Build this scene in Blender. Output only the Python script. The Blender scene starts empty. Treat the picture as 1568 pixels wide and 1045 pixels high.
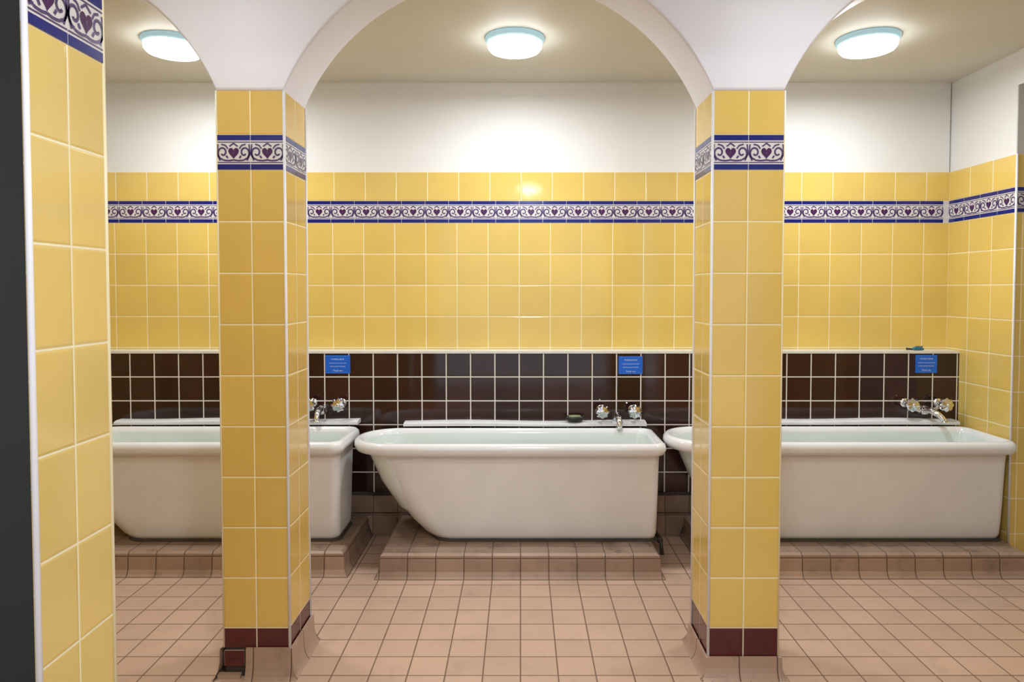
import bpy, math, random
from mathutils import Vector
random.seed(3)
sc=bpy.context.scene
PI=math.pi
# ------------------------------------------------------------------ materials
def new_mat(name):
    m=bpy.data.materials.new(name); m.use_nodes=True
    nt=m.node_tree; b=nt.nodes['Principled BSDF']
    return m,nt,b
def rgba(c): return (c[0],c[1],c[2],1)
def mth(nt,op,a,b=None,c=None):
    n=nt.nodes.new('ShaderNodeMath'); n.operation=op
    for i,v in enumerate((a,b,c)):
        if v is None: continue
        if isinstance(v,(int,float)): n.inputs[i].default_value=v
        else: nt.links.new(v,n.inputs[i])
    return n.outputs[0]
def mrange(nt,v,a,b,c=0,d=1,smooth=True):
    n=nt.nodes.new('ShaderNodeMapRange')
    n.interpolation_type='SMOOTHSTEP' if smooth else 'LINEAR'
    nt.links.new(v,n.inputs[0])
    for i,x in enumerate((a,b,c,d)): n.inputs[i+1].default_value=x
    return n.outputs[0]
def mix(nt,f,a,b,mode='MIX'):
    n=nt.nodes.new('ShaderNodeMix'); n.data_type='RGBA'; n.blend_type=mode
    if isinstance(f,(int,float)): n.inputs[0].default_value=f
    else: nt.links.new(f,n.inputs[0])
    for i,v in ((6,a),(7,b)):
        if isinstance(v,(tuple,list)): n.inputs[i].default_value=rgba(v)
        else: nt.links.new(v,n.inputs[i])
    return n.outputs[2]
def noise(nt,pos,scale,detail=3,rough=.5):
    n=nt.nodes.new('ShaderNodeTexNoise'); n.inputs['Scale'].default_value=scale
    n.inputs['Detail'].default_value=detail; n.inputs['Roughness'].default_value=rough
    nt.links.new(pos,n.inputs['Vector']); return n.outputs['Fac']
def tile(name,col,grout,au,av,su,sv,ou,ov,gw=.005,rough=.11,var=.05,dirt=.0,dirtcol=(.1,.06,.04),bump=.35):
    m,nt,b=new_mat(name)
    g=nt.nodes.new('ShaderNodeNewGeometry'); pos=g.outputs['Position']
    s=nt.nodes.new('ShaderNodeSeparateXYZ'); nt.links.new(pos,s.inputs[0])
    U=mth(nt,'DIVIDE',mth(nt,'SUBTRACT',s.outputs[au],ou),su)
    V=mth(nt,'DIVIDE',mth(nt,'SUBTRACT',s.outputs[av],ov),sv)
    def edge(x,size):
        f=mth(nt,'FRACT',x); return mth(nt,'MULTIPLY',mth(nt,'MINIMUM',f,mth(nt,'SUBTRACT',1.0,f)),size)
    d=mth(nt,'MINIMUM',edge(U,su),edge(V,sv))
    mask=mrange(nt,d,gw/2-.0006,gw/2+.0008)
    c=nt.nodes.new('ShaderNodeCombineXYZ')
    nt.links.new(mth(nt,'FLOOR',U),c.inputs[0]); nt.links.new(mth(nt,'FLOOR',V),c.inputs[1])
    w=nt.nodes.new('ShaderNodeTexWhiteNoise'); w.noise_dimensions='3D'; nt.links.new(c.outputs[0],w.inputs[0])
    k=mrange(nt,w.outputs[0],0,1,1-var,1+var,False)
    n1=noise(nt,pos,3.5,3)
    k2=mrange(nt,n1,.25,.75,1-var*.7,1+var*.7)
    kk=mth(nt,'MULTIPLY',k,k2)
    vm=nt.nodes.new('ShaderNodeVectorMath'); vm.operation='SCALE'
    vm.inputs[0].default_value=col; nt.links.new(kk,vm.inputs['Scale'])
    tc=vm.outputs[0]
    if dirt>0:
        n2=noise(nt,pos,9,6,.65)
        tc=mix(nt,mrange(nt,n2,.5,.78,0,dirt),tc,dirtcol)
    col_o=mix(nt,mask,grout,tc)
    nt.links.new(col_o,b.inputs['Base Color'])
    nt.links.new(mrange(nt,mask,0,1,.65,rough),b.inputs['Roughness'])
    h=mrange(nt,d,gw/2-.001,gw/2+.006)
    hh=mth(nt,'ADD',h,mth(nt,'MULTIPLY',noise(nt,pos,11,2),.35))
    bp=nt.nodes.new('ShaderNodeBump'); bp.inputs['Strength'].default_value=bump; bp.inputs['Distance'].default_value=.003
    nt.links.new(hh,bp.inputs['Height']); nt.links.new(bp.outputs[0],b.inputs['Normal'])
    return m
def plain(name,col,rough=.5,metal=0,nscale=0,namt=0,bump=0,bscale=40,emit=None,estr=0,coat=0):
    m,nt,b=new_mat(name)
    b.inputs['Base Color'].default_value=rgba(col); b.inputs['Roughness'].default_value=rough
    b.inputs['Metallic'].default_value=metal; b.inputs['Coat Weight'].default_value=coat
    g=nt.nodes.new('ShaderNodeNewGeometry')
    if nscale:
        f=noise(nt,g.outputs['Position'],nscale,5,.6)
        k=mrange(nt,f,.3,.75,0,namt)
        nt.links.new(mix(nt,k,col,tuple(x*.45 for x in col)),b.inputs['Base Color'])
    if bump:
        bp=nt.nodes.new('ShaderNodeBump'); bp.inputs['Strength'].default_value=bump; bp.inputs['Distance'].default_value=.004
        nt.links.new(noise(nt,g.outputs['Position'],bscale,4),bp.inputs['Height']); nt.links.new(bp.outputs[0],b.inputs['Normal'])
    if emit:
        b.inputs['Emission Color'].default_value=rgba(emit); b.inputs['Emission Strength'].default_value=estr
    return m
YEL=(.72,.515,.135); YG=(.88,.80,.55)
BRN=(.030,.010,.008); BG=(.74,.70,.64)
BEI=(.29,.195,.14); BGR=(.12,.075,.05)
plaster_w=plain('plaster_white',(.79,.785,.77),.6,nscale=1.5,namt=.08,bump=.15,bscale=25)
plaster_c=plain('plaster_ceiling',(.72,.70,.61),.6,nscale=1.2,namt=.12,bump=.15,bscale=25)
plaster_a=plain('plaster_arch',(.80,.80,.875),.55,nscale=1.5,namt=.05,bump=.12,bscale=18)
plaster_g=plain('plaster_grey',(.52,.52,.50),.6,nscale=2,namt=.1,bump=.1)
dark_p=plain('dark_paint',(.007,.010,.010),.55,nscale=3,namt=.3)
bead=plain('white_bead',(.80,.80,.84),.35,nscale=6,namt=.1)
bead_y=plain('cream_bead',(.84,.75,.50),.3,nscale=6,namt=.1)
enamel=plain('tub_enamel',(.72,.80,.78),.12,nscale=3,namt=.05,coat=.4)
rimen=plain('tub_rim_enamel',(.82,.83,.85),.14,nscale=3,namt=.08,coat=.3)
tubpaint=plain('tub_paint',(.80,.79,.79),.42,nscale=5,namt=.12,bump=.25,bscale=12)
chrome=plain('chrome',(.82,.82,.84),.12,1,nscale=30,namt=.1)
crystal=plain('knob_chrome',(.75,.76,.80),.08,1,nscale=40,namt=.1)
navy=plain('navy_glaze',(.004,.010,.17),.15,nscale=8,namt=.1)
purple=plain('purple_glaze',(.06,.010,.08),.15,nscale=8,namt=.1)
vine=plain('vine_glaze',(.075,.045,.15),.18,nscale=8,namt=.1)
cream=plain('border_ground',(.68,.65,.65),.13,nscale=8,namt=.05)
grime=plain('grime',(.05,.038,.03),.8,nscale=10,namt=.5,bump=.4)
plinthtop=plain('ledge_render',(.20,.145,.11),.7,nscale=9,namt=.7,bump=.4,bscale=30)
# ------------------------------------------------------------------ mesh builder
class B:
    def __init__(s): s.v=[];s.f=[];s.fm=[];s.sm=[];s.m=[]
    def mi(s,m):
        if m not in s.m: s.m.append(m)
        return s.m.index(m)
    def face(s,pts,m,sm=False):
        o=len(s.v); s.v+= [tuple(p) for p in pts]; s.f.append(tuple(range(o,o+len(pts)))); s.fm.append(s.mi(m)); s.sm.append(sm)
    def mesh(s,vs,fs,m,sm=False):
        o=len(s.v); s.v+=[tuple(p) for p in vs]
        ms=m if isinstance(m,list) else [m]*len(fs)
        for f,mm in zip(fs,ms):
            s.f.append(tuple(o+i for i in f)); s.fm.append(s.mi(mm)); s.sm.append(sm)
    def box(s,x0,x1,y0,y1,z0,z1,mx,my=None,mz=None):
        my=my or mx; mz=mz or mx
        v=[(x0,y0,z0),(x1,y0,z0),(x1,y1,z0),(x0,y1,z0),(x0,y0,z1),(x1,y0,z1),(x1,y1,z1),(x0,y1,z1)]
        s.mesh(v,[(0,3,2,1),(4,5,6,7),(0,1,5,4),(2,3,7,6),(1,2,6,5),(3,0,4,7)],[mz,mz,my,my,mx,mx])
    def loft(s,rings,mats,cap0=True,cap1=True,sm=True,close=True):
        n=len(rings[0]); vs=[p for r in rings for p in r]; fs=[];ms=[]
        for i in range(len(rings)-1):
            mm=mats[i] if isinstance(mats,list) else mats
            for j in range(n if close else n-1):
                k=(j+1)%n
                fs.append((i*n+j,i*n+k,(i+1)*n+k,(i+1)*n+j)); ms.append(mm)
        if cap0: fs.append(tuple(reversed(range(n)))); ms.append(mats[0] if isinstance(mats,list) else mats)
        if cap1: fs.append(tuple(range((len(rings)-1)*n,len(rings)*n))); ms.append(mats[-1] if isinstance(mats,list) else mats)
        s.mesh(vs,fs,ms,sm)
    def tube(s,pts,r,m,n=14,sm=True):
        pts=[Vector(p) for p in pts]; rings=[]
        rr=r if isinstance(r,list) else [r]*len(pts)
        up=None
        for i,p in enumerate(pts):
            t=(pts[min(i+1,len(pts)-1)]-pts[max(i-1,0)]).normalized()
            if up is None:
                up=Vector((0,0,1)) if abs(t.z)<.9 else Vector((1,0,0))
            a=t.cross(up).normalized(); b=a.cross(t).normalized(); up=b
            rings.append([p+a*math.cos(2*PI*k/n)*rr[i]+b*math.sin(2*PI*k/n)*rr[i] for k in range(n)])
        s.loft(rings,m,sm=sm)
    def lathe(s,prof,c,axis,m,n=28,lobes=0,amp=0,sm=True):
        c=Vector(c); ax=Vector(axis).normalized()
        t=Vector((0,0,1)) if abs(ax.z)<.9 else Vector((1,0,0))
        a=ax.cross(t).normalized(); b=ax.cross(a).normalized()
        rings=[]
        for r,h in prof:
            rings.append([c+ax*h+(a*math.cos(2*PI*k/n)+b*math.sin(2*PI*k/n))*r*(1+amp*math.cos(lobes*2*PI*k/n)) for k in range(n)])
        s.loft(rings,m,sm=sm)
    def done(s,name):
        me=bpy.data.meshes.new(name)
        xs=[min(p[i] for p in s.v) for i in range(3)]; xe=[max(p[i] for p in s.v) for i in range(3)]
        c=[(a+b)/2 for a,b in zip(xs,xe)]
        me.from_pydata([(p[0]-c[0],p[1]-c[1],p[2]-c[2]) for p in s.v],[],s.f)
        for m in s.m: me.materials.append(m)
        me.polygons.foreach_set('material_index',s.fm); me.polygons.foreach_set('use_smooth',s.sm)
        me.update()
        o=bpy.data.objects.new(name,me); o.location=c; sc.collection.objects.link(o)
        return o
# ------------------------------------------------------------------ border ornament
def border(b,org,ud,nd,w,n,z0,z1):
    org=Vector((org[0],org[1],0)); ud=Vector((ud[0],ud[1],0)); nd=Vector((nd[0],nd[1],0)); h=z1-z0
    def P(u,v,l): 
        q=org+ud*u+nd*l; return (q.x,q.y,z0+v)
    flip = ud.cross(Vector((0,0,1))).dot(nd)<0
    def poly(pts,m,l):
        q=[P(u,v,l) for u,v in pts]
        if flip: q.reverse()
        b.face(q,m)
    def ribbon(pts,wd,m,l):
        for i in range(len(pts)-1):
            (u0,v0),(u1,v1)=pts[i],pts[i+1]
            du,dv=u1-u0,v1-v0; L=math.hypot(du,dv) or 1; nx,ny=-dv/L*wd/2,du/L*wd/2
            poly([(u0-nx,v0-ny),(u1-nx,v1-ny),(u1+nx,v1+ny),(u0+nx,v0+ny)],m,l)
    poly([(0,0),(w*n,0),(w*n,h),(0,h)],cream,.0012)
    for i in range(n):
        a=i*w; g=.0013; cx=a+w/2
        for v0,v1 in ((.0,.155),(.845,1.0)):
            poly([(a+g,h*v0),(a+w-g,h*v0),(a+w-g,h*v1),(a+g,h*v1)],navy,.0022)
        for v0,v1 in ((.195,.22),(.78,.805)):
            poly([(a+g,h*v0),(a+w-g,h*v0),(a+w-g,h*v1),(a+g,h*v1)],vine,.0022)
        hs=h*.012; hp=[]
        for k in range(28):
            t=2*PI*k/28
            hp.append((cx+hs*16*.8*math.sin(t)**3, h*.49+hs*.95*(13*math.cos(t)-5*math.cos(2*t)-2*math.cos(3*t)-math.cos(4*t))))
        hp.reverse()
        poly(hp,purple,.0026)
        poly([(cx,h*.42),(cx+h*.03,h*.50),(cx,h*.52),(cx-h*.03,h*.50)],vine,.003)
        ribbon([(cx-h*.12,h*.67),(cx,h*.76),(cx+h*.12,h*.67)],h*.04,vine,.0026)
        for sgn in (-1,1):
            pts=[]
            for k in range(22):
                t=k/21; ang=-PI/2+t*PI*2.3; r=h*.18*(1-t*.72)
                pts.append((cx+sgn*(w*.32+r*math.cos(ang)*.9),h*.49+r*math.sin(ang)*1.1))
            ribbon(pts,h*.05,vine,.0026)
            ribbon([(cx,h*.28),(cx+sgn*w*.12,h*.26),(cx+sgn*w*.24,h*.265),(cx+sgn*w*.32,h*.28)],h*.045,vine,.0026)
            ribbon([(cx+sgn*w*.36,h*.73),(cx+sgn*w*.24,h*.70),(cx+sgn*w*.17,h*.60)],h*.04,vine,.0026)
            ribbon([(cx+sgn*w*.40,h*.26),(cx+sgn*w*.485,h*.45),(cx+sgn*w*.46,h*.73)],h*.04,vine,.0026)
            ribbon([(cx+sgn*w*.17,h*.33),(cx+sgn*w*.22,h*.40)],h*.05,vine,.0026)
# ------------------------------------------------------------------ key dimensions
CZ=2.85; YB=4.38; XR=2.74; XL=-2.95; YA0,YA1=2.654,2.915; ZS=2.298
ZB0,ZB1,ZT=1.962,2.10,2.282
fl=tile('floor_tile',(.535,.365,.275),(.16,.095,.065),0,1,.15,.139,0,.02,gw=.0052,rough=.32,var=.06,dirt=.35,dirtcol=(.31,.20,.145),bump=.3)
b=B(); b.box(-4.2,4.2,-2.5,4.6,-.1,0,fl); b.done('floor')
b=B(); b.box(-4.2,4.2,-2.5,4.6,CZ,CZ+.1,plaster_c); b.done('ceiling')
# ---- back wall
yb=tile('yellow_back',YEL,YG,0,2,.199,.2,-.008,ZB0,rough=.10,gw=.0045); yb2=tile('yellow_back_top',YEL,YG,0,2,.199,.4,.004,ZB1,rough=.10,gw=.0045)
yr=tile('yellow_right',YEL,YG,1,2,.2,.2,YB,ZB0); yr2=tile('yellow_right_top',YEL,YG,1,2,.2,.4,YB,ZB1)
b=B()
b.box(XL,XR,YB+.008,4.55,0,CZ,plaster_w)
b.box(XL,XR,YB,YB+.008,0,ZB0,yb); b.box(XL,XR,YB,YB+.008,ZB0,ZB1,cream); b.box(XL,XR,YB,YB+.008,ZB1,ZT,yb2)
wb=.1505
border(b,(-.008-18*wb,YB),(1,0),(0,-1),wb,36,ZB0,ZB1)
b.done('wall_back')
brn=tile('brown_tile',BRN,BG,0,2,.152,.15,-.008,1.138,gw=.0068,rough=.07,var=.25,bump=.2)
brnz=plain('panel_cap',(.76,.75,.70),.4,nscale=8,namt=.25)
b=B(); b.box(XL,XR,4.25,YB,.26,1.136,brn); b.box(XL,XR,4.246,YB,1.136,1.150,brnz); b.done('wall_dado_brown')
bw=tile('beige_wall_base',(.27,.175,.12),BGR,0,2,.152,.13,-.008,.0,gw=.006,rough=.3,var=.15,dirt=.6)
b=B(); b.box(XL,XR,4.225,YB,0,.245,bw,bw,plinthtop); b.box(XL,XR,4.235,4.25,.245,.262,grime)
b.box(XL,XR,4.205,4.225,0,.14,bw,bw,grime); b.done('baseboard_back')
# ---- right wall with recess and half pier
b=B(); RY0,RY1,RZ=2.96,3.79,2.66
x1=XR+.55
HL=(XL,-2.826); HR=(2.672,XR)
PB0,PB1=1.996,2.129
def tiled_x(bb,xf,xb,y0,y1):
    s=1 if xb>xf else -1
    lo,hi=min(xf,xf+s*.008),max(xf,xf+s*.008)
    bb.box(lo,hi,y0,y1,0,ZB0,yr,yb); bb.box(lo,hi,y0,y1,ZB0,ZB1,cream); bb.box(lo,hi,y0,y1,ZB1,ZT,yr2,yb2)
    lo2,hi2=min(xf+s*.008,xb),max(xf+s*.008,xb)
    bb.box(lo2,hi2,y0,y1,0,CZ,plaster_w)
def pier(b,xa,xb):
    b.box(xa,xb,YA0,YA1,0,PB0,yr,yb); b.box(xa,xb,YA0,YA1,PB0,PB1,cream); b.box(xa,xb,YA0,YA1,PB1,ZS,yr2,yb2)
tiled_x(b,XR,x1,RY1+.008,4.55)
tiled_x(b,XR,x1,1.2,RY0)
b.box(XR,x1,RY0,RY1+.008,RZ,CZ,plaster_w)
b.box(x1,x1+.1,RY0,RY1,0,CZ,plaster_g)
b.box(XR,x1,RY1,RY1+.008,0,ZB0,yb); b.box(XR,x1,RY1,RY1+.008,ZB0,ZB1,cream); b.box(XR,x1,RY1,RY1+.008,ZB1,ZT,yb2)
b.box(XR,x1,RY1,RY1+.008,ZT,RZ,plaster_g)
border(b,(XR,YB),(0,-1),(-1,0),.148,4,ZB0,ZB1)
border(b,(XR,RY1),(1,0),(0,-1),.15,3,ZB0,ZB1)
b.tube([(XR-.001,RY1-.001,0),(XR-.001,RY1-.001,ZT)],.006,bead,n=10)
pier(b,*HR)
b.done('wall_right')
b=B(); tiled_x(b,XL,XL-.3,1.2,4.55); border(b,(XL,1.6),(0,1),(1,0),.15,18,ZB0,ZB1); pier(b,*HL); b.done('wall_left')
# ---- front wall with doorway the camera looks through
JX=-.897; JY0,JY1=1.25,1.483; JB0,JB1=2.017,2.15; JR=1.45; JZ=2.66
yj=tile('yellow_jamb',(.76,.565,.19),(.88,.82,.60),1,2,(JY1-JY0)/2,.2,JY0,JB0,gw=.004)
yj2=tile('yellow_jamb_top',(.76,.565,.19),(.88,.82,.60),1,2,(JY1-JY0)/2,.6,JY0,JB1,gw=.004)
b=B()
for (xa,xb_,xf,s) in ((XL-.3,JX-.008,JX,-1),(JR+.008,XR+.6,JR,1)):
    b.box(xa,xb_,JY0,JY1-.008,0,CZ,dark_p,dark_p)
    b.box(xa,xb_,JY1-.008,JY1,0,2.3,yb); b.box(xa,xb_,JY1-.008,JY1,2.3,CZ,plaster_w)
    lo,hi=min(xf,xf+s*.008),max(xf,xf+s*.008)
    b.box(lo,hi,JY0,JY1,0,JB0,yj,yb); b.box(lo,hi,JY0,JY1,JB0,JB1,cream); b.box(lo,hi,JY0,JY1,JB1,JZ,yj2,yb)
    b.tube([(xf,JY0,0),(xf,JY0,JZ)],.0055,bead,n=12)
    b.tube([(xf,JY1,0),(xf,JY1,JZ)],.004,bead_y,n=10)
b.box(JX,JR,JY0,JY1,JZ,CZ,plaster_w)
border(b,(JX,JY0),(0,1),(1,0),(JY1-JY0)/2,2,JB0,JB1)
border(b,(JR,JY1),(0,-1),(-1,0),(JY1-JY0)/2,2,JB0,JB1)
b.done('wall_front')
# ---- arcade
def arch_z(x,xa,xb):
    hw=(xb-xa)/2; c=.36; R=math.sqrt(hw*hw+c*c); return ZS-c+math.sqrt(max(R*R-(x-(xa+xb)/2)**2,0))
PL=(-1.172,-.912); PR=(.742,1.018)
segs=[('f',)+HL,('a',HL[1],PL[0]),('f',)+PL,('a',PL[1],PR[0]),('f',)+PR,('a',PR[1],HR[0]),('f',)+HR]
prof=[]
for t,xa,xb in segs:
    if t=='f': prof+= [(xa,ZS),(xb,ZS)]
    else:
        for k in range(1,64):
            x=(xa+xb)/2-(xb-xa)/2*math.cos(PI*k/64); prof.append((x,arch_z(x,xa,xb)))
b=B()
vs=[];fs=[];n=len(prof)
# softly rounded plaster arrises
R_=.016
sec=[(YA0-.003,'T')]+[(YA0-.003+R_*(1-math.cos(a*PI/8)),R_*(1-math.sin(a*PI/8))) for a in range(0,5)]+[(YA1+.003-R_*(1-math.sin(a*PI/8)),R_*(1-math.cos(a*PI/8))) for a in range(0,5)]+[(YA1+.003,'T')]
for x,z in prof:
    for y,dz in sec: vs.append((x,y,CZ if dz=='T' else min(z+dz,CZ)))
ns=len(sec)
for i in range(n-1):
    for k in range(ns-1): fs.append((i*ns+k,i*ns+k+1,(i+1)*ns+k+1,(i+1)*ns+k))
b.mesh(vs,fs,plaster_a,True)
o=b.done('wall_arcade'); 
md=o.modifiers.new('es','EDGE_SPLIT'); md.split_angle=math.radians(50)
# ---- pillars
red=(.085,.010,.012)
def pillar(name,xa,xb,zr,broken=False,pc=(.71,.50,.13)):
    b=B(); w=(xb-xa)/2; dp=(YA1-YA0)/2
    mx=tile(name+'_side',pc,YG,1,2,dp,.2,YA0,PB0-1.8,gw=.004); my=tile(name+'_front',pc,YG,0,2,w,.2,xa,PB0-1.8,gw=.004)
    mx2=tile(name+'_side_top',pc,YG,1,2,dp,.4,YA0,PB1,gw=.004); my2=tile(name+'_front_top',pc,YG,0,2,w,.4,xa,PB1,gw=.004)
    rx=tile(name+'_red_side',red,(.6,.5,.4),1,2,dp,.4,YA0,PB0-1.8,gw=.005,rough=.1); ry=tile(name+'_red_front',red,(.6,.5,.4),0,2,w,.4,xa,PB0-1.8,gw=.005,rough=.1)
    b.box(xa,xb,YA0,YA1,PB0-1.8,PB0,mx,my)
    b.box(xa,xb,YA0,YA1,PB0,PB1,cream)
    b.box(xa,xb,YA0,YA1,PB1,ZS,mx2,my2)
    if broken:
        b.box(xa+.006,xb-.004,YA0+.006,YA1-.004,0,PB0-1.8,rx,grime)
        b.box(xa,xb,YA0,YA1,zr,PB0-1.8,rx,ry)
    else: b.box(xa,xb,YA0,YA1,.0,PB0-1.8,rx,ry)
    for o_,u_,n_,ww in (((xa,YA0),(1,0),(0,-1),w),((xb,YA0),(0,1),(1,0),dp),((xa,YA1),(0,-1),(-1,0),dp),((xb,YA1),(-1,0),(0,1),w)):
        border(b,o_,u_,n_,ww,2,PB0,PB1)
    for x in (xa,xb):
        for y in (YA0,YA1):
            inner=(x==xb and xb<0) or (x==xa and xa>0)
            b.tube([(x,y,zr),(x,y,ZS)],.0055 if inner else .0035,bead if inner else bead_y,n=10)
    skc=(.40,.27,.20)
    sk=tile(name+'_skirt_f',skc,BGR,0,2,.15,.4,xa-.03,-.1,gw=.005,rough=.3,var=.12,dirt=.5); sks=tile(name+'_skirt_s',skc,BGR,1,2,.15,.4,YA0-.02,-.1,gw=.005,rough=.3,var=.12,dirt=.5)
    pr=[(.004,zr+.002),(.012,zr),(.014,zr*.5),(.018,zr*.28),(.026,zr*.1),(.036,.0)]
    xcut=xa+.09 if broken else xa
    for i in range(len(pr)-1):
        (o0,z0),(o1,z1)=pr[i],pr[i+1]
        l0=xcut if broken else xa-o0; l1=xcut if broken else xa-o1
        b.face([(l1,YA0-o1,z1),(xb+o1,YA0-o1,z1),(xb+o0,YA0-o0,z0),(l0,YA0-o0,z0)],sk)
        b.face([(xb+o1,YA0-o1,z1),(xb+o1,YA1+o1,z1),(xb+o0,YA1+o0,z0),(xb+o0,YA0-o0,z0)],sks)
        b.face([(xb+o1,YA1+o1,z1),(xa-o1,YA1+o1,z1),(xa-o0,YA1+o0,z0),(xb+o0,YA1+o0,z0)],sk)
        b.face([(xa-o1,YA1+o1,z1),(xa-o1,YA0-o1,z1),(xa-o0,YA0-o0,z0),(xa-o0,YA1+o0,z0)],sks)
    if broken:
        b.face([(xcut,YA0,0)]+[(xcut,YA0-o_,z_) for o_,z_ in reversed(pr)]+[(xcut,YA0,zr)],grime)
        b.box(xa+.002,xcut-.010,YA0-.004,YA0+.006,.045,zr-.012,rx,ry)
        b.box(xa-.02,xcut-.02,YA0-.02,YA0+.0,.0,.018,sk,sk)
    return b.done(name)
pillar('tiled_pillar',PL[0],PL[1],.118,True,pc=(.68,.455,.115))
pillar('tiled_pillar_b',PR[0],PR[1],.082).name='tiled_pillar.001'
# ------------------------------------------------------------------ bath plinths
def plinth(name,xa,xb,y0,zt=.129):
    b=B()
    f=tile(name+'_f',(.35,.235,.17),BGR,0,2,.15,.105,0,.0,gw=.006,rough=.32,var=.12,dirt=.6,dirtcol=(.14,.09,.06)); s=tile(name+'_s',(.29,.19,.135),BGR,1,2,.15,.105,y0,.0,gw=.006,rough=.32,var=.12,dirt=.6)
    y1=4.203
    pr=[(0,0),(.012,.012),(.022,.035),(.026,.10),(.030,zt-.010),(.042,zt)]
    for i in range(len(pr)-1):
        (o0,z0),(o1,z1)=pr[i],pr[i+1]
        b.face([(xa+o0,y0+o0,z0),(xb-o0,y0+o0,z0),(xb-o1,y0+o1,z1),(xa+o1,y0+o1,z1)],f)
        b.face([(xb-o0,y0+o0,z0),(xb-o0,y1,z0),(xb-o1,y1,z1),(xb-o1,y0+o1,z1)],s)
        b.face([(xa+o0,y1,z0),(xa+o0,y0+o0,z0),(xa+o1,y0+o1,z1),(xa+o1,y1,z1)],s)
    o=pr[-1][0]
    pt=tile(name+'_t',(.27,.185,.135),BGR,0,1,.15,.14,0,y0,gw=.006,rough=.45,var=.15,dirt=.95,dirtcol=(.07,.048,.035))
    b.face([(xa+o,y0+o,zt),(xb-o,y0+o,zt),(xb-o,y1,zt),(xa+o,y1,zt)],pt)
    b.face([(xa,y0,0),(xa,y1,0),(xb,y1,0),(xb,y0,0)],grime)
    b.face([(xa,y1,0),(xa+o,y1,zt),(xb-o,y1,zt),(xb,y1,0)],grime)
    return b.done(name)
plinth('bathtub_plinth',-.775,.768,3.55)
plinth('bathtub_plinth_l',-2.80,-.920,3.58).name='bathtub_plinth.001'
plinth('bathtub_plinth_r',.99,2.735,3.56).name='bathtub_plinth.002'
# ------------------------------------------------------------------ baths
def outline(x0,x1,y0,y1,rl,rr,z,k=12,m=10):
    hy=(y1-y0)/2; rl=min(rl,hy*.98,(x1-x0)*.45); rr=min(rr,hy*.9)
    P=[]
    def arc(cx,cy,r,a0):
        for i in range(k+1):
            a=a0+PI/2*i/k; P.append((cx+r*math.cos(a),cy+r*math.sin(a),z))
    def line(p,q):
        for i in range(1,m): t=i/m; P.append((p[0]+(q[0]-p[0])*t,p[1]+(q[1]-p[1])*t,z))
    arc(x0+rl,y0+rl,rl,PI); line((x0+rl,y0),(x1-rr,y0))
    arc(x1-rr,y0+rr,rr,-PI/2); line((x1,y0+rr),(x1,y1-rr))
    arc(x1-rr,y1-rr,rr,0); line((x1-rr,y1),(x0+rl,y1))
    arc(x0+rl,y1-rl,rl,PI/2); line((x0,y1-rl),(x0,y0+rl))
    return P
def bath(name,x0,x1,y0=3.68,y1=4.163,zr=.69,sl=1.0,zb=.131):
    b=B()
    L=[
     (.50,.075,.115,.10,zb,.10,.04,tubpaint),
     (.455,.050,.092,.09,zb+.006,.12,.05,tubpaint),
     (.40,.042,.082,.08,.165,.15,.05,tubpaint),
     (.33,.040,.075,.075,.23,.17,.05,tubpaint),
     (.255,.038,.068,.07,.33,.19,.05,tubpaint),
     (.175,.036,.062,.06,.46,.20,.05,tubpaint),
     (.12,.034,.056,.055,.57,.21,.05,tubpaint),
     (.09,.032,.052,.05,.612,.21,.05,tubpaint),
     (.055,.026,.034,.032,.616,.22,.06,rimen),
     (.014,.009,.010,.01,.626,.23,.065,rimen),
     (.0,.0,.0,.0,.652,.24,.07,rimen),
     (.004,.004,.004,.004,.675,.235,.07,rimen),
     (.018,.016,.016,.016,.688,.23,.065,rimen),
     (.034,.03,.03,.03,.690,.22,.06,rimen),
     (.050,.044,.044,.044,.682,.21,.055,rimen),
     (.062,.052,.052,.052,.660,.20,.05,rimen),
     (.085,.058,.06,.06,.60,.19,.06,enamel),
     (.15,.07,.075,.075,.45,.18,.08,enamel),
     (.25,.09,.10,.10,.30,.17,.10,enamel),
     (.36,.13,.14,.14,.225,.14,.10,enamel),
     (.50,.20,.20,.20,.20,.05,.05,enamel)]
    rings=[];mats=[]
    for dl,dr,df,db,z,rl,rr,m in L:
        zz=z if z<.2 else zb+(z-zb)*(zr-zb)/(.69-zb)
        rings.append(outline(x0+dl*sl,x1-dr,y0+df,y1-db,rl,rr,zz)); mats.append(m)
    b.loft(rings,mats[1:],True,True,True)
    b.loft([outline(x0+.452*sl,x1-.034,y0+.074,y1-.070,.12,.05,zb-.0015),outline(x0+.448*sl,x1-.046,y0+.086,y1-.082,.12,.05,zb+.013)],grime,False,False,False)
    b.lathe([(.03,0),(.03,.004),(.018,.005)],(x1-.33,(y0+y1)/2,.200),(0,0,1),chrome)
    b.lathe([(.028,0),(.026,.006),(.01,.008)],(x1-.068,(y0+y1)/2,.53),(-1,0,0),chrome)
    return b.done(name)
bath('bathtub',-.955,.806)
bath('bathtub_l',-2.66,-.972,zr=.70,sl=.95).name='bathtub.001'
bath('bathtub_r',.828,2.733,zr=.70).name='bathtub.002'
brnz2=plain('sealing_board_paint',(.80,.81,.83),.35,nscale=8,namt=.15)
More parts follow.
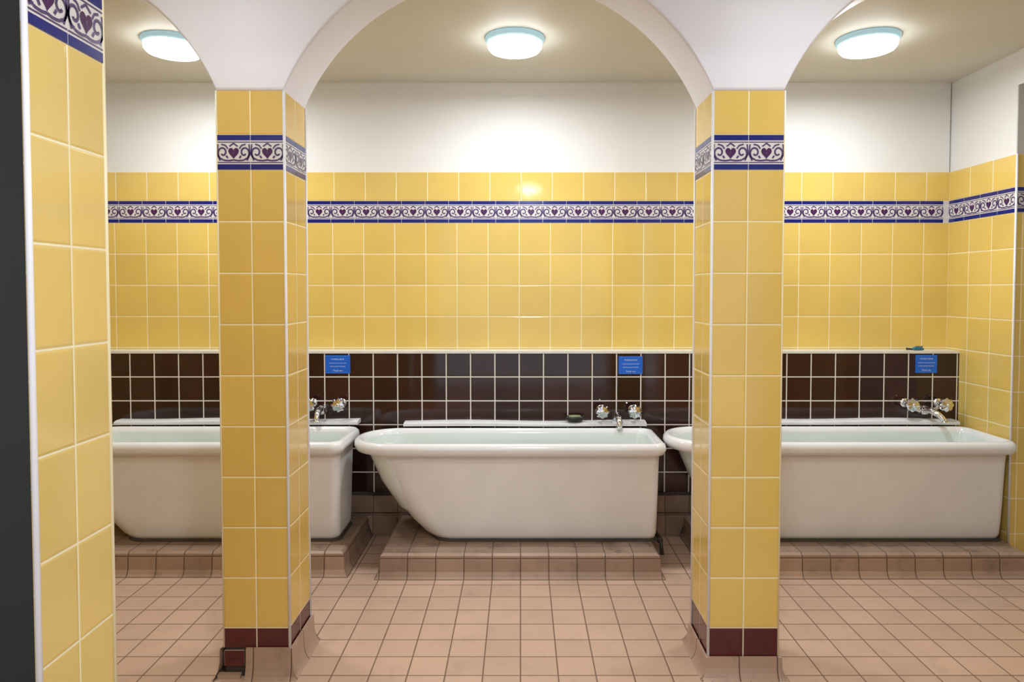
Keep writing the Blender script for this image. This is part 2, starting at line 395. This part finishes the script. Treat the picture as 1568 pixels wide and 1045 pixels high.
def board(name,xa,xb,z0,z1):
    b=B(); n=24; vs=[];fs=[]
    for i in range(n+1):
        t=i/n; x=xa+(xb-xa)*t; dz=.004*math.sin(t*9+xa)
        vs+=[(x,4.166,z0+dz*.3),(x,4.166,z1-.008+dz),(x,4.195,z1+dz),(x,4.25,z1+dz),(x,4.25,z0)]
    for i in range(n):
        for k in range(5):
            fs.append((i*5+k,(i+1)*5+k,(i+1)*5+(k+1)%5,i*5+(k+1)%5))
    fs+= [tuple(range(4,-1,-1)),tuple(n*5+k for k in range(5))]
    b.mesh(vs,fs,brnz2); return b.done(name)
board('bath_sealing_board',-.72,.775,.694,.716)
board('b2',-2.50,-1.0,.704,.728).name='bath_sealing_board.001'
board('b3',1.15,2.70,.704,.728).name='bath_sealing_board.002'
# ------------------------------------------------------------------ taps
def taps(name,xc,z,sp=.10,xs=0,long=False):
    b=B(); yw=4.2495
    for s in (-1,1):
        x=xc+s*sp
        b.lathe([(.030,0),(.030,.004),(.024,.010),(.014,.014)],(x,yw,z),(0,-1,0),chrome)
        b.lathe([(.013,.01),(.013,.045),(.018,.047),(.018,.056),(.012,.06)],(x,yw,z),(0,-1,0),chrome)
        b.lathe([(.014,.058),(.034,.066),(.041,.078),(.041,.090),(.034,.101),(.014,.106),(.004,.107)],(x,yw,z),(0,-1,0),crystal,n=48,lobes=8,amp=.08,sm=False)
        b.lathe([(.012,.100),(.012,.110),(.003,.112)],(x,yw,z),(0,-1,0),chrome)
        if long: b.tube([(x,yw-.03,z),(x-s*.02,yw-.03,z-.028),(xc+xs+s*.03,yw-.03,z-.045),(xc+xs,yw-.03,z-.048)],.010,chrome)
    x=xc+xs
    b.lathe([(.030,0),(.030,.004),(.020,.012),(.018,.040),(.004,.042)],(x,yw,z-.045),(0,-1,0),chrome)
    b.lathe([(.020,-.02),(.026,-.005),(.022,.014),(.010,.030),(.003,.034)],(x,yw-.035,z-.045),(0,0,1),chrome)
    L=.11 if not long else .14
    pts=[(x,yw-.03,z-.045)]; dx=.0 if not long else .05
    for k in range(9):
        a=k/8*PI*.5; pts.append((x+dx*k/8,yw-.04-(L-.03)*math.sin(a)-.01,z-.045+.012-(.055)*(1-math.cos(a))))
    b.tube(pts,[.019]*5+[.018,.017,.016,.015,.015],chrome)
    b.lathe([(.018,0),(.018,.014)],(pts[-1][0],pts[-1][1],pts[-1][2]-.012),(0,0,1),chrome)
    return b.done(name)
taps('bath_mixer_tap',.602,.785,.100)
taps('t2',-1.208,.826,.091,xs=-.03).name='bath_mixer_tap.001'
taps('t3',2.508,.826,.104,long=True).name='bath_mixer_tap.002'
# ------------------------------------------------------------------ signs
blue=plain('sign_blue',(.006,.125,.66),.35,nscale=20,namt=.05)
lblue=plain('sign_border',(.06,.28,.80),.3,nscale=20,namt=.05)
wht=plain('sign_white',(.70,.78,.92),.4,nscale=20,namt=.05)
for i,(xa,xb,z0,z1) in enumerate(((.613,.763,1.006,1.118),(-1.217,-1.063,1.010,1.124),(2.466,2.600,1.014,1.126))):
    b=B(); b.box(xa,xb,4.246,4.2499,z0,z1,blue)
    b.box(xa+.004,xb-.004,4.2452,4.246,z0+.004,z0+.006,lblue); b.box(xa+.004,xb-.004,4.2452,4.246,z1-.006,z1-.004,lblue)
    o=b.done('wall_sign'); 
    for k,(t,sz) in enumerate((('PLEASE LEAVE',.013),('THE BATH CLEAN AND TIDY',.0082),('AFTER USE FOR THE NEXT',.0082),('Thank you',.014))):
        cu=bpy.data.curves.new('sign_text','FONT'); cu.body=t; cu.size=sz; cu.align_x='CENTER'; cu.materials.append(wht)
        to=bpy.data.objects.new('sign_lettering_%d'%(k+1),cu); sc.collection.objects.link(to)
        to.parent=o; to.rotation_euler=(PI/2,0,0); to.location=(0,-.0032,[.028,.005,-.016,-.043][k])
# ------------------------------------------------------------------ small things
blk=plain('black_rubber',(.012,.012,.013),.35,nscale=20,namt=.2); soap=plain('soap_green',(.24,.28,.14),.4,nscale=20,namt=.1)
b=B(); cx,cy,cz=.335,4.20,.7205
def ell(rx,ry,z,n=28): return [(cx+rx*math.cos(2*PI*k/n),cy+ry*math.sin(2*PI*k/n),z) for k in range(n)]
b.loft([ell(.044,.024,cz),ell(.055,.030,cz+.006),ell(.062,.034,cz+.030),ell(.057,.030,cz+.030),ell(.049,.025,cz+.014)],blk)
b.loft([ell(.036,.018,cz+.015),ell(.040,.021,cz+.026),ell(.036,.018,cz+.035),ell(.02,.01,cz+.037)],soap)
b.done('soap_dish')
teal=plain('teal_plastic',(.01,.14,.24),.35,nscale=20,namt=.1)
b=B(); b.tube([(2.47,4.30,1.158),(2.49,4.30,1.162),(2.52,4.30,1.162),(2.545,4.30,1.158)],[.006,.011,.012,.006],teal)
b.tube([(2.44,4.305,1.160),(2.472,4.30,1.158)],[.008,.005],blk)
for k in range(5): b.tube([(2.50+k*.009,4.30,1.168),(2.50+k*.009,4.30,1.178)],.003,blk,n=6)
b.done('nail_brush')
rust=plain('pipe_grime',(.06,.045,.035),.5,nscale=12,namt=.5)
b=B(); b.tube([(.80,4.14,.085),(.81,4.0,.08),(.815,3.92,.07),(.82,3.90,.0)],.011,rust); b.tube([(.812,3.96,.075),(.813,3.925,.072)],.017,rust)
b.done('waste_pipe')
# ------------------------------------------------------------------ lamps
glass=plain('lamp_housing',(.50,.72,.80),.25,nscale=5,namt=.05,emit=(.40,.78,1.0),estr=.28)
lens=plain('lamp_lens',(.95,.95,.95),.3,nscale=5,namt=.02,emit=(.95,.98,1),estr=16)
def lamp(x,y,pw,size=.24):
    b=B()
    b.lathe([(.156,0),(.156,.010),(.150,.022),(.146,.030)],(x,y,CZ),(0,0,-1),glass,n=48)
    b.lathe([(.141,.029),(.141,.050),(.130,.064),(.09,.072),(.03,.075)],(x,y,CZ),(0,0,-1),lens,n=48)
    b.done('ceiling_light')
    l=bpy.data.lights.new('ceiling_light_bulb','AREA'); l.shape='DISK'; l.size=size; l.energy=pw; l.color=(.92,.96,1)
    o=bpy.data.objects.new('ceiling_light_bulb',l); o.location=(x,y,CZ-.082); sc.collection.objects.link(o)
lamp(-.03,3.62,17); lamp(-1.84,3.66,16); lamp(1.82,3.62,17)
lamp(-1.2,1.95,3); lamp(1.2,1.95,5)
lamp(.1,.55,28)
w=bpy.data.worlds.new('world'); sc.world=w; w.use_nodes=True
w.node_tree.nodes['Background'].inputs[0].default_value=(.90,.94,1,1); w.node_tree.nodes['Background'].inputs[1].default_value=1.1
# ------------------------------------------------------------------ camera
cd=bpy.data.cameras.new('camera'); cd.sensor_width=36; cd.lens=23.99; cd.shift_x=-13/1568; cd.shift_y=-43.5/1568; cd.clip_start=.02
co=bpy.data.objects.new('camera',cd); co.location=(0,0,1.53); co.rotation_euler=(math.radians(90-1.88),0,0); sc.collection.objects.link(co)
sc.camera=co
sc.view_settings.view_transform='Standard'; sc.view_settings.look='None'; sc.view_settings.exposure=0
